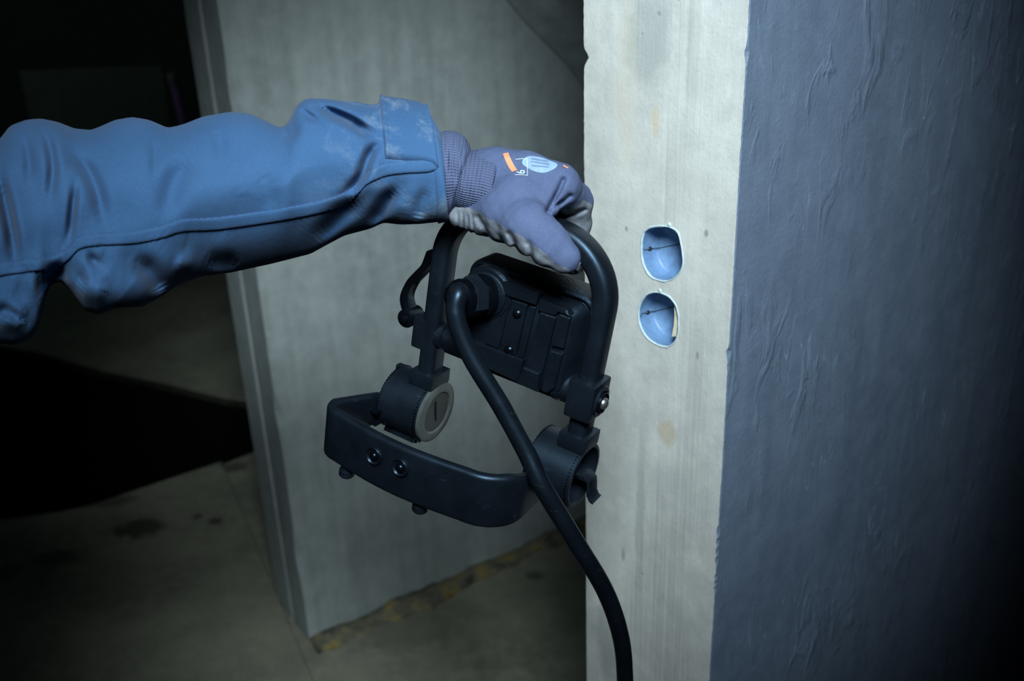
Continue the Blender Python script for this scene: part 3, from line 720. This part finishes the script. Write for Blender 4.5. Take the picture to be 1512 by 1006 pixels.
def folds(x, y):
    h = np.zeros(x.shape)
    for pts, a, wd in creases:
        pl_ = catmull(pts, 5); d = seg_dist(x, y, pl_); i_ = np.zeros(x.shape)      # soft ends
        L_ = np.concatenate([[0], np.cumsum(np.hypot(*np.diff(pl_, axis=0).T))]); bd = np.full(x.shape, 1e9)
        for q_, l_ in zip(pl_, L_):
            dq = np.hypot(x - q_[0], y - q_[1]); i_ = np.where(dq < bd, l_, i_); bd = np.minimum(bd, dq)
        u_ = np.clip(np.minimum(i_, L_[-1] - i_) / (.30 * L_[-1] + 4), 0, 1); tp_ = .12 + .88 * u_ * u_ * (3 - 2 * u_)
        h += 1.7 * a * tp_ * (np.exp(-(d / wd) ** 2) - .30 * np.exp(-(d / (3.0 * wd)) ** 2))
    return h
S1 = 655.0
def sleeve(s, th, off=0.0):
    """s = place along the arm, th = angle round it (0 top, pi/2 towards the camera, pi bottom) -> camera axes"""
    s = np.asarray(s, float); th = np.asarray(th, float)
    tp = smooth_interp(s, top_c); bt = smooth_interp(s, bot_c)
    dd = smooth_interp(s, dep_c, 30); rr = smooth_interp(s, rad_c, 30)
    mid, half = (tp + bt) / 2, (bt - tp) / 2
    half = half + off * FPX / dd; rr = rr + off
    ct, sn_ = np.cos(th), np.sin(th)
    sq = np.sign(sn_) * np.abs(sn_) ** (.9 - .42 * np.clip((270 - s) / 110, 0, 1) * (ct < 0))
    py = mid - half * ct
    slant = np.clip((s - 480) / 175, 0, 1) * 11 * (1 - ct) * .5
    px = s + slant
    fr = np.clip(sn_ * 1.6, 0, 1); fr = fr * fr * (3 - 2 * fr)
    bk = np.clip(-sn_ * 1.6, 0, 1)
    und = np.clip((s - 180) / 170, 0.0, 1) * np.clip((640 - s) / 120, .25, 1)
    lowr = np.clip(-ct + .12, 0, 1.12)
    d = dd - rr * sq + rr * .62 * und * lowr ** 1.3 + .0016 * np.sin(px * .045 + py * .02) * np.sin(py * .05 - px * .013 + 1) * fr + folds(px, py) * fr + bk * .004 * np.sin(s / 17.0 + 2 * th)
    return K(px, py, d)
def grid_mesh(Pts, closed_v=True, uv=None):
    nu, nv = Pts.shape[:2]; f_ = []
    for i in range(nu - 1):
        for j in range(nv if closed_v else nv - 1):
            j2 = (j + 1) % nv; f_.append((i*nv + j, i*nv + j2, (i+1)*nv + j2, (i+1)*nv + j))
    return C2W(Pts.reshape(-1, 3)), f_, (None if uv is None else uv.reshape(-1, 2))
ss = np.concatenate([np.arange(-520, -20, 10), np.arange(-20, 648.1, 2.4)]); NV = 200
thv = np.linspace(0, 2 * math.pi, NV, endpoint=False)
SG, TG = np.meshgrid(ss, thv, indexing='ij'); G = sleeve(SG, TG)
hem = [sleeve(np.full(NV, 650.0), thv, -.0006), sleeve(np.full(NV, 650.5), thv, -.003), sleeve(np.full(NV, 645.0), thv, -.0055), sleeve(np.full(NV, 610.0), thv, -.009)]
end = sleeve(np.full(NV, -520.0), thv); ec = end.mean(0)
G = np.concatenate([np.repeat(ec[None, None], NV, 1) * 1.0, (ec + (end - ec) * .6 - np.array([.015, 0, 0]))[None], (ec + (end - ec) * .9 - np.array([.008, 0, 0]))[None], G, np.array(hem)])
uvg = np.zeros(G.shape[:2] + (2,)); sfull = np.concatenate([[-520] * 3, ss, [650, 650, 650, 650]]); uvg[..., 0] = ((sfull + 520) / 1170)[:, None] * .35 + .65 * np.clip(sfull / 650, 0, 1)[:, None]; uvg[..., 1] = thv / (2 * math.pi)
vv, ff, uvv = grid_mesh(G, True, uvg)
slv = obj('sleeve', (vv, ff, uvv), m_fab, pers, True, POFF)

def th_of(s, y):
    tp = smooth_interp(s, top_c); bt = smooth_interp(s, bot_c); return np.arccos(np.clip(1 - 2 * (np.asarray(y) - tp) / (bt - tp), -1, 1))
def band(name, line, half_px, lift, mat, parent, n_=6):
    ln = catmull(line, 14); s = ln[:, 0]; rows = []
    offs = np.linspace(-1, 1, 2 * n_ + 1)
    prof_ = [(-1.12, -.0012)] + [(o_, lift * (1 - .35 * o_ ** 4)) for o_ in offs] + [(1.12, -.0012)]
    for o_, h in prof_:
        y = ln[:, 1] + o_ * half_px; rows.append(sleeve(s - np.clip((s - 480) / 175, 0, 1) * 5, th_of(s, y), h))
    G2 = np.stack(rows, 1); u2 = np.zeros(G2.shape[:2] + (2,)); u2[..., 0] = (.289 + .65 * np.clip(s / 650, 0, 1) * .9)[:, None]
    a, b, c = grid_mesh(G2, False, u2); return obj(name, (a, b, c), mat, parent, True, POFF)
seam_line = [(-200, 430), (-110, 420), (-40, 410), (0, 398), (40, 392), (78, 386), (100, 374), (118, 358), (150, 353), (200, 350), (240, 342), (270, 333), (320, 330), (380, 322), (430, 314), (480, 303), (512, 291), (530, 274), (542, 262), (565, 252), (600, 247), (645, 246)]
band('seam', seam_line, 8.5, .0026, m_fab, slv)
m_thread = mat_plain('dark_blue_thread', (.030, .065, .16), .9)
def thread(name, dy, mat, line, lift=.0028, dash=5, gap=2, r_=.0003):
    ln = catmull(line, 30); s = ln[:, 0]; pts_ = C2W(sleeve(s - np.clip((s - 480) / 175, 0, 1) * 5, th_of(s, ln[:, 1] + dy), lift)) - POFF
    bm = bmesh.new(); i = 0
    while i + dash < len(pts_):
        bm_tube(bm, [Vector(q) for q in pts_[i:i + dash:2]], r_, 5); i += dash + gap
    o_ = obj(name, bm, mat, slv); o_['kind'] = 'stuff'; return o_
thread('stitching', 6.0, m_thread, seam_line, .0021)
thread('stitching', -9.0, m_thread, seam_line, .0010, 6, 0)

# hook-and-loop tab at the cuff, and its stitched hem
def patch(name, s0a, s1a, s0b, s1b, th0, th1, lift, mat, corner=0.0, nu=30, nv=40):
    rows = []
    e = np.linspace(0, 1, nu)
    for v_ in np.linspace(0, 1, nv):
        th = th0 + (th1 - th0) * v_
        c0 = corner * max(0, 1 - v_ / .12) ** 2
        sa = s0a + (s0b - s0a) * v_; sb = s1a + (s1b - s1a) * v_ - c0
        ed = min(v_, 1 - v_) * nv
        h = np.where((e < .001) | (e > .999) | (ed < .5), -.0005, lift) * np.ones(nu)
        h = np.where(((e < .07) | (e > .93)) & (h > 0), lift * 1.25, h)
        rows.append(sleeve(sa + (sb - sa) * e, np.full(nu, th), h))
    G2 = np.stack(rows, 1); u2 = np.zeros(G2.shape[:2] + (2,)); u2[..., 0] = .93
    a, b, c = grid_mesh(G2, False, u2); return obj(name, (a, b, c), mat, pers, True, POFF)
patch('cuff_tab', 554, 628, 566, 645, -1.1, float(th_of(600, 238)), .0058, m_fab, 0)
# cuff edging ring
rows = [sleeve(np.full(NV, s_), thv, h) for s_, h in ((636, -.0005), (637, .0014), (647, .0016), (651, .0008), (651.5, -.002))]
G2 = np.array(rows); u2 = np.zeros(G2.shape[:2] + (2,)); u2[..., 0] = .97
a, b, c = grid_mesh(G2, True, u2); obj('cuff_hem', (a, b, c), m_fab, slv, True, POFF)

# ---- knitted glove cuff: two tubes of knit
def ring_loft(name, rings, mat, parent, ruffle=0.0, vs_=1.0):
    """rings: (top x, top y, bottom x, bottom y, depth, depth radius)"""
    R_ = catmull(np.array(rings, float), 8); nr = len(R_); N_ = 160; th = np.linspace(0, 2 * math.pi, N_, endpoint=False)
    G2 = np.zeros((nr, N_, 3)); u2 = np.zeros((nr, N_, 2))
    for i, (tx, ty, bx, by, d, rd) in enumerate(R_):
        ct, sn_ = np.cos(th), np.sin(th)
        px = (tx + bx) / 2 + (tx - bx) / 2 * ct; py = (ty + by) / 2 + (ty - by) / 2 * ct
        w_ = ruffle * (np.sin(3 * th + i * .45) * .6 + np.sin(7 * th - i * .62) * .4)
        G2[i] = K(px, py, d - (rd + w_) * sn_); u2[i, :, 0] = th / (2 * math.pi); u2[i, :, 1] = i / (nr - 1)
    a, b, c = grid_mesh(G2, True, u2); return obj(name, (a, b, c), mat, parent, True, POFF)

# ---- hand: rounded bones blended into one surface
VOX = .0009
bones = [  # (px, py, depth, r) -> (px, py, depth, r), blend
    ((694, 262, .812, .0190), (734, 262, .806, .0222)), ((730, 262, .806, .0225), (775, 263, .800, .0200)), ((775, 263, .800, .0200), (824, 273, .796, .0172)),
    ((730, 262, .818, .0225), (806, 267, .826, .0170)), ((730, 264, .828, .0215), (796, 270, .848, .0160)), ((722, 268, .835, .020), (780, 276, .866, .0150)),
    ((690, 298, .814, .0125), (745, 311, .788, .0195)), ((682, 318, .810, .0112), (742, 330, .788, .0150)), ((745, 311, .788, .0195), (778, 335, .768, .0190)), ((778, 335, .768, .0190), (808, 360, .760, .0158)), ((808, 360, .760, .0158), (834, 381, .757, .0122)),
    ((765, 290, .785, .0190), (800, 300, .788, .0150)),
]
fingers = [
    ((824, 274, .796, .0168), (852, 298, .826, .0130), (851, 332, .842, .0122), (838, 356, .836, .0108)),
    ((808, 268, .824, .0168), (850, 292, .852, .0130), (852, 330, .864, .0122), (848, 374, .830, .0105), (846, 388, .808, .0100)),
    ((797, 270, .848, .0158), (840, 292, .874, .0125), (842, 330, .882, .0116), (832, 362, .862, .0100)),
    ((782, 276, .866, .0148), (822, 296, .890, .0115), (826, 328, .896, .0105), (818, 352, .880, .0092)),
]
lo = np.array([-.072, -.205, .715]); hi = np.array([.080, -.040, .915])
gx = [np.arange(lo[i], hi[i], VOX, dtype=np.float32) for i in range(3)]
X3, Y3, Z3 = np.meshgrid(*gx, indexing='ij')
def capsule(a, b, ra, rb):
    ba = b - a; l2 = float(ba @ ba)
    t_ = np.clip(((X3 - a[0]) * ba[0] + (Y3 - a[1]) * ba[1] + (Z3 - a[2]) * ba[2]) / l2, 0, 1)
    return np.sqrt((X3 - a[0] - t_ * ba[0]) ** 2 + (Y3 - a[1] - t_ * ba[1]) ** 2 + (Z3 - a[2] - t_ * ba[2]) ** 2) - (ra + (rb - ra) * t_)
def smin(a, b, k): h = np.clip(.5 + .5 * (b - a) / k, 0, 1); return b + (a - b) * h - k * h * (1 - h)
sdf = None
for p_, q_ in bones:
    c_ = capsule(K(*p_[:3]).astype(np.float32), K(*q_[:3]).astype(np.float32), p_[3], q_[3]); sdf = c_ if sdf is None else smin(sdf, c_, .008)
fs = None
for ch_ in fingers:
    one = None
    for p_, q_ in zip(ch_, ch_[1:]):
        c_ = capsule(K(*p_[:3]).astype(np.float32), K(*q_[:3]).astype(np.float32), p_[3], q_[3]); one = c_ if one is None else smin(one, c_, .004)
    fs = one if fs is None else smin(fs, one, .0012)
sdf = smin(sdf, fs, .005)
PXg = CX + FPX * X3 / Z3; PYg = CY + FPX * Y3 / Z3
def groove(pts, amp, wd, dmax):
    global sdf
    x0, x1 = min(p[0] for p in pts) - 4 * wd, max(p[0] for p in pts) + 4 * wd; y0, y1 = min(p[1] for p in pts) - 4 * wd, max(p[1] for p in pts) + 4 * wd
    mk = (PXg > x0) & (PXg < x1) & (PYg > y0) & (PYg < y1) & (Z3 < dmax)
    sdf[mk] += amp * np.exp(-(seg_dist(PXg[mk], PYg[mk], pts) / wd) ** 2)
for g_ in (([(706, 322), (716, 336), (718, 356)], .0030, 5.5, .80), ([(752, 346), (760, 360), (760, 380)], .0032, 5, .80), ([(780, 360), (784, 372), (782, 392)], .0026, 4.5, .79),
           ([(735, 340), (741, 352)], .0008, 6, .80), ([(806, 384), (812, 398)], .0006, 6, .79),
           ([(809, 312), (816, 298), (826, 280), (832, 266)], .0050, 4, .83), ([(820, 305), (832, 297), (842, 289)], .0030, 3.5, .85), ([(832, 319), (848, 317), (864, 310)], .0026, 3, .87),
           ([(676, 316), (676, 348)], .0012, 2, .82), ([(683, 316), (684, 350)], .0012, 2, .82), ([(690, 318), (692, 352)], .0012, 2, .82), ([(697, 318), (700, 350)], .0012, 2, .82),
           ([(700, 312), (722, 326), (746, 342), (775, 358), (800, 378), (826, 396)], .0003, 2.5, .80)): groove(*g_)
sdf += (.00035 * np.sin(X3 * 420) * np.sin(Y3 * 390 + 1) * np.sin(Z3 * 450)).astype(np.float32)
# the bar of the handle is pressed into the palm: keep the glove clear of it
hp = [np.array(p_) @ RL.T + TL for p_ in path]
bar_d = None
for p_, q_ in zip(hp[8:-4], hp[9:-3]):
    c_ = capsule(p_.astype(np.float32), q_.astype(np.float32), .0098, .0098); bar_d = c_ if bar_d is None else np.minimum(bar_d, c_)
sdf = np.maximum(sdf, -bar_d)

def surface_nets(f_, lo_, h):
    ins = f_ < 0; nx, ny, nz = f_.shape
    cnt = np.zeros((nx-1, ny-1, nz-1), np.int8)
    for i in (0, 1):
        for j in (0, 1):
            for k in (0, 1): cnt += ins[i:nx-1+i, j:ny-1+j, k:nz-1+k]
    act = (cnt > 0) & (cnt < 8); idx = np.full(act.shape, -1, np.int64); cells = np.argwhere(act); idx[act] = np.arange(len(cells))
    acc = np.zeros((len(cells), 3)); wt = np.zeros(len(cells))
    cor = [(i, j, k) for i in (0, 1) for j in (0, 1) for k in (0, 1)]
    vals = {c: f_[cells[:, 0] + c[0], cells[:, 1] + c[1], cells[:, 2] + c[2]] for c in cor}
    for a in cor:
        for ax in range(3):
            if a[ax]: continue
            b = list(a); b[ax] = 1; b = tuple(b); fa, fb = vals[a], vals[b]; cr = (fa < 0) != (fb < 0)
            t_ = np.where(cr, fa / np.where(fa == fb, 1, fa - fb), 0); pt = np.array(a, float)[None].repeat(len(cells), 0); pt[:, ax] = t_
            acc += pt * cr[:, None]; wt += cr
    V = lo_ + (cells + acc / wt[:, None]) * h
    Fs = []
    for ax in range(3):
        sl0 = [slice(1, -1)] * 3; sl0[ax] = slice(0, -1); sl1 = list(sl0); sl1[ax] = slice(1, None)
        a_, b_ = ins[tuple(sl0)], ins[tuple(sl1)]; cr = np.argwhere(a_ != b_)
        u_, v_ = (ax + 1) % 3, (ax + 2) % 3
        base = cr.copy(); base[:, u_] += 1; base[:, v_] += 1
        flip = a_[tuple(cr.T)]
        q = []
        for du, dv in ((-1, -1), (0, -1), (0, 0), (-1, 0)):
            c_ = base.copy(); c_[:, u_] += du; c_[:, v_] += dv; q.append(idx[tuple(c_.T)])
        q = np.stack(q, 1); q[~flip] = q[~flip][:, ::-1]; Fs.append(q)
    return V, np.concatenate(Fs)
Vh, Fh = surface_nets(sdf, lo, VOX)
for _ in range(3):                                           # light smoothing
    acc = np.zeros_like(Vh); ct_ = np.zeros(len(Vh))
    for i in range(4):
        np.add.at(acc, Fh[:, i], Vh[Fh[:, (i + 1) % 4]]); np.add.at(ct_, Fh[:, i], 1)
    Vh = Vh * .4 + .6 * acc / np.maximum(ct_, 1)[:, None]
hpx = CX + FPX * Vh[:, 0] / Vh[:, 2]; hpy = CY + FPX * Vh[:, 1] / Vh[:, 2]
cl_ = np.array([(650, 300), (690, 306), (704, 312), (722, 322), (746, 336), (775, 352), (800, 371), (826, 392), (850, 404), (900, 420)], float)
coat = hpy - np.interp(hpx, cl_[:, 0], cl_[:, 1]) + 1.2 * np.sin(hpx * .19) + .7 * np.sin(hpx * .71)
fing = np.minimum(np.interp(hpx, [800, 812, 826, 846, 870, 900], [330, 312, 297, 286, 300, 318]) * -1 + hpy, 99)
isf = (hpx > 811) & (Vh[:, 2] > .803)
deepgrey = np.where(Vh[:, 2] > .845, hpy - 318, -99)
coat = np.where(isf, np.maximum(np.maximum(coat, fing), deepgrey), coat)
coat = np.where((hpx > 835) & (hpy > 372) & (Vh[:, 2] > .775), 9, coat)
fcoat = coat[Fh].mean(1) > 0
def sub_mesh(mask, lift=0.0):
    f_ = Fh[mask]; used = np.unique(f_); mp = np.full(len(Vh), -1); mp[used] = np.arange(len(used)); return Vh[used], mp[f_]
gl_root = obj('glove', (C2W(sub_mesh(~fcoat)[0]), sub_mesh(~fcoat)[1]), m_gback, pers, True, POFF)
obj('palm_coating', (C2W(sub_mesh(fcoat)[0]), sub_mesh(fcoat)[1]), m_gcoat, gl_root, True, POFF)
bvh = BVHTree.FromPolygons([Vector(v) for v in C2W(Vh)], [tuple(int(i) for i in q) for q in Fh])

ring_loft('knit_band', [(682, 222, 667, 305, .814, .030), (690, 223, 676, 311, .813, .0325), (705, 221, 690, 316, .811, .0325), (722, 221, 703, 320, .808, .0315), (735, 224, 714, 324, .806, .0305), (739, 227, 718, 324, .806, .0270)], m_knit2, gl_root, .0005)
ring_loft('knit_cuff', [(628, 205, 640, 310, .815, .026), (645, 197, 652, 318, .815, .031), (660, 193, 657, 321, .815, .0345), (674, 195, 662, 319, .815, .0355), (686, 202, 666, 314, .814, .0345), (692, 211, 669, 311, .814, .0325), (695, 220, 672, 309, .813, .0295), (696, 225, 674, 307, .813, .027)], m_knit, gl_root, .0016)

# ---- prints on the back of the glove
def decal(name, c_px, u_px, up_tilt, shape_fn, size, mat, lift=.0005, nu=26, nv=26):
    """lay a flat print on the glove: centre seen at c_px, u axis towards u_px, pressed down along a slanted direction"""
    o_ = Vector(CAM); hit = bvh.ray_cast(o_, Vector(ray(*c_px)).normalized()); hu = bvh.ray_cast(o_, Vector(ray(*u_px)).normalized())
    p0, nrm = hit[0], hit[1]
    if nrm.dot(Vector(ray(*c_px))) > 0: nrm = -nrm
    nrm = (nrm + Vector((0, 0, up_tilt))).normalized()
    eu = (hu[0] - p0); eu = (eu - nrm * eu.dot(nrm)).normalized(); ev = nrm.cross(eu)
    if ev.z < 0: ev = -ev
    V = []; Fq = []
    if callable(shape_fn):
        id_ = {}
        for i in range(nu + 1):
            for j in range(nv + 1):
                a, b = (i / nu - .5) * 2, (j / nv - .5) * 2
                a, b = shape_fn(a, b)
                q = p0 + eu * a * size[0] + ev * b * size[1] + nrm * .03
                h_ = bvh.ray_cast(q, -nrm, .08)
                if h_[0] is not None: id_[(i, j)] = len(V); V.append(np.array(h_[0] + nrm * lift))
        for i in range(nu):
            for j in range(nv):
                k = [(i, j), (i + 1, j), (i + 1, j + 1), (i, j + 1)]
                if all(x in id_ for x in k): Fq.append([id_[x] for x in k])
    else:
        vs0, fs0 = shape_fn; id_ = {}
        for i, (a, b) in enumerate(vs0):
            h_ = bvh.ray_cast(p0 + eu * a * size[0] + ev * b * size[1] + nrm * .03, -nrm, .08)
            if h_[0] is not None: id_[i] = len(V); V.append(np.array(h_[0] + nrm * lift))
        for f_ in fs0:
            if all(i in id_ for i in f_): Fq.append([id_[i] for i in f_])
    return obj(name, (V, Fq), mat, gl_root, True, POFF)
def disc(a, b):
    x = a * math.sqrt(max(0, 1 - b * b / 2)); y = b * math.sqrt(max(0, 1 - a * a / 2)); return x, y
def text_mesh(body):
    cu = bpy.data.curves.new('t', 'FONT'); cu.body = body; cu.align_x = 'CENTER'; cu.align_y = 'CENTER'; cu.resolution_u = 6
    to = bpy.data.objects.new('t', cu); col.objects.link(to); dg = bpy.context.evaluated_depsgraph_get()
    me = bpy.data.meshes.new_from_object(to.evaluated_get(dg)); bm = bmesh.new(); bm.from_mesh(me); bmesh.ops.triangulate(bm, faces=bm.faces)
    vs0 = [(v.co.x, v.co.y) for v in bm.verts]; fs0 = [[v.index for v in f.verts] for f in bm.faces]; bm.free(); bpy.data.objects.remove(to); return vs0, fs0
m_or = mat_plain('orange_print', (.62, .25, .13), .7); m_bdg = mat_plain('pale_blue_print', (.20, .31, .48), .7); m_wh = mat_plain('white_print', (.42, .50, .58), .7)
m_bdk = mat_plain('blue_badge_lettering', (.13, .20, .33), .8)
decal('badge', (797, 242), (812, 244), .7, disc, (.0140, .0075), m_bdg)
for k, yy in enumerate((.45, .05, -.35)):
    decal('badge_print', (797, 242), (812, 244), .7, lambda a, b, yy=yy: (a * .55 * (1 - .25 * abs(yy)), yy + b * .09), (.0140, .0075), m_bdk, .0009, 12, 2)
decal('orange_stripe', (752, 240), (758, 252), .35, lambda a, b: (a, b + .35 * a * a), (.0105, .0022), m_or, .0005, 20, 4)
decal('orange_mark', (835, 247), (840, 250), .4, lambda a, b: (a, b), (.0022, .0010), m_or, .0005, 4, 3)
tm = text_mesh('9'); tm = ([(y, -x) for x, y in tm[0]], tm[1])
decal('size_number', (768, 255), (780, 256), .3, tm, (.0095, .0095), m_wh, .0007)
fr = []; frf = []
for k, (x0, x1, y0, y1) in enumerate(((-1, 1, .92, 1), (-1, 1, -1, -.92), (.92, 1, -1, 1))):
    b = len(fr); nn = 8; 
    for i in range(nn + 1):
        t_ = i / nn
        if x1 - x0 > y1 - y0: fr += [(x0 + (x1 - x0) * t_, y0), (x0 + (x1 - x0) * t_, y1)]
        else: fr += [(x0, y0 + (y1 - y0) * t_), (x1, y0 + (y1 - y0) * t_)]
    for i in range(nn): frf.append([b + 2*i, b + 2*i + 2, b + 2*i + 3, b + 2*i + 1])
decal('number_frame', (770, 248), (782, 249), .3, (fr, frf), (.0048, .0085), m_wh, .0006)
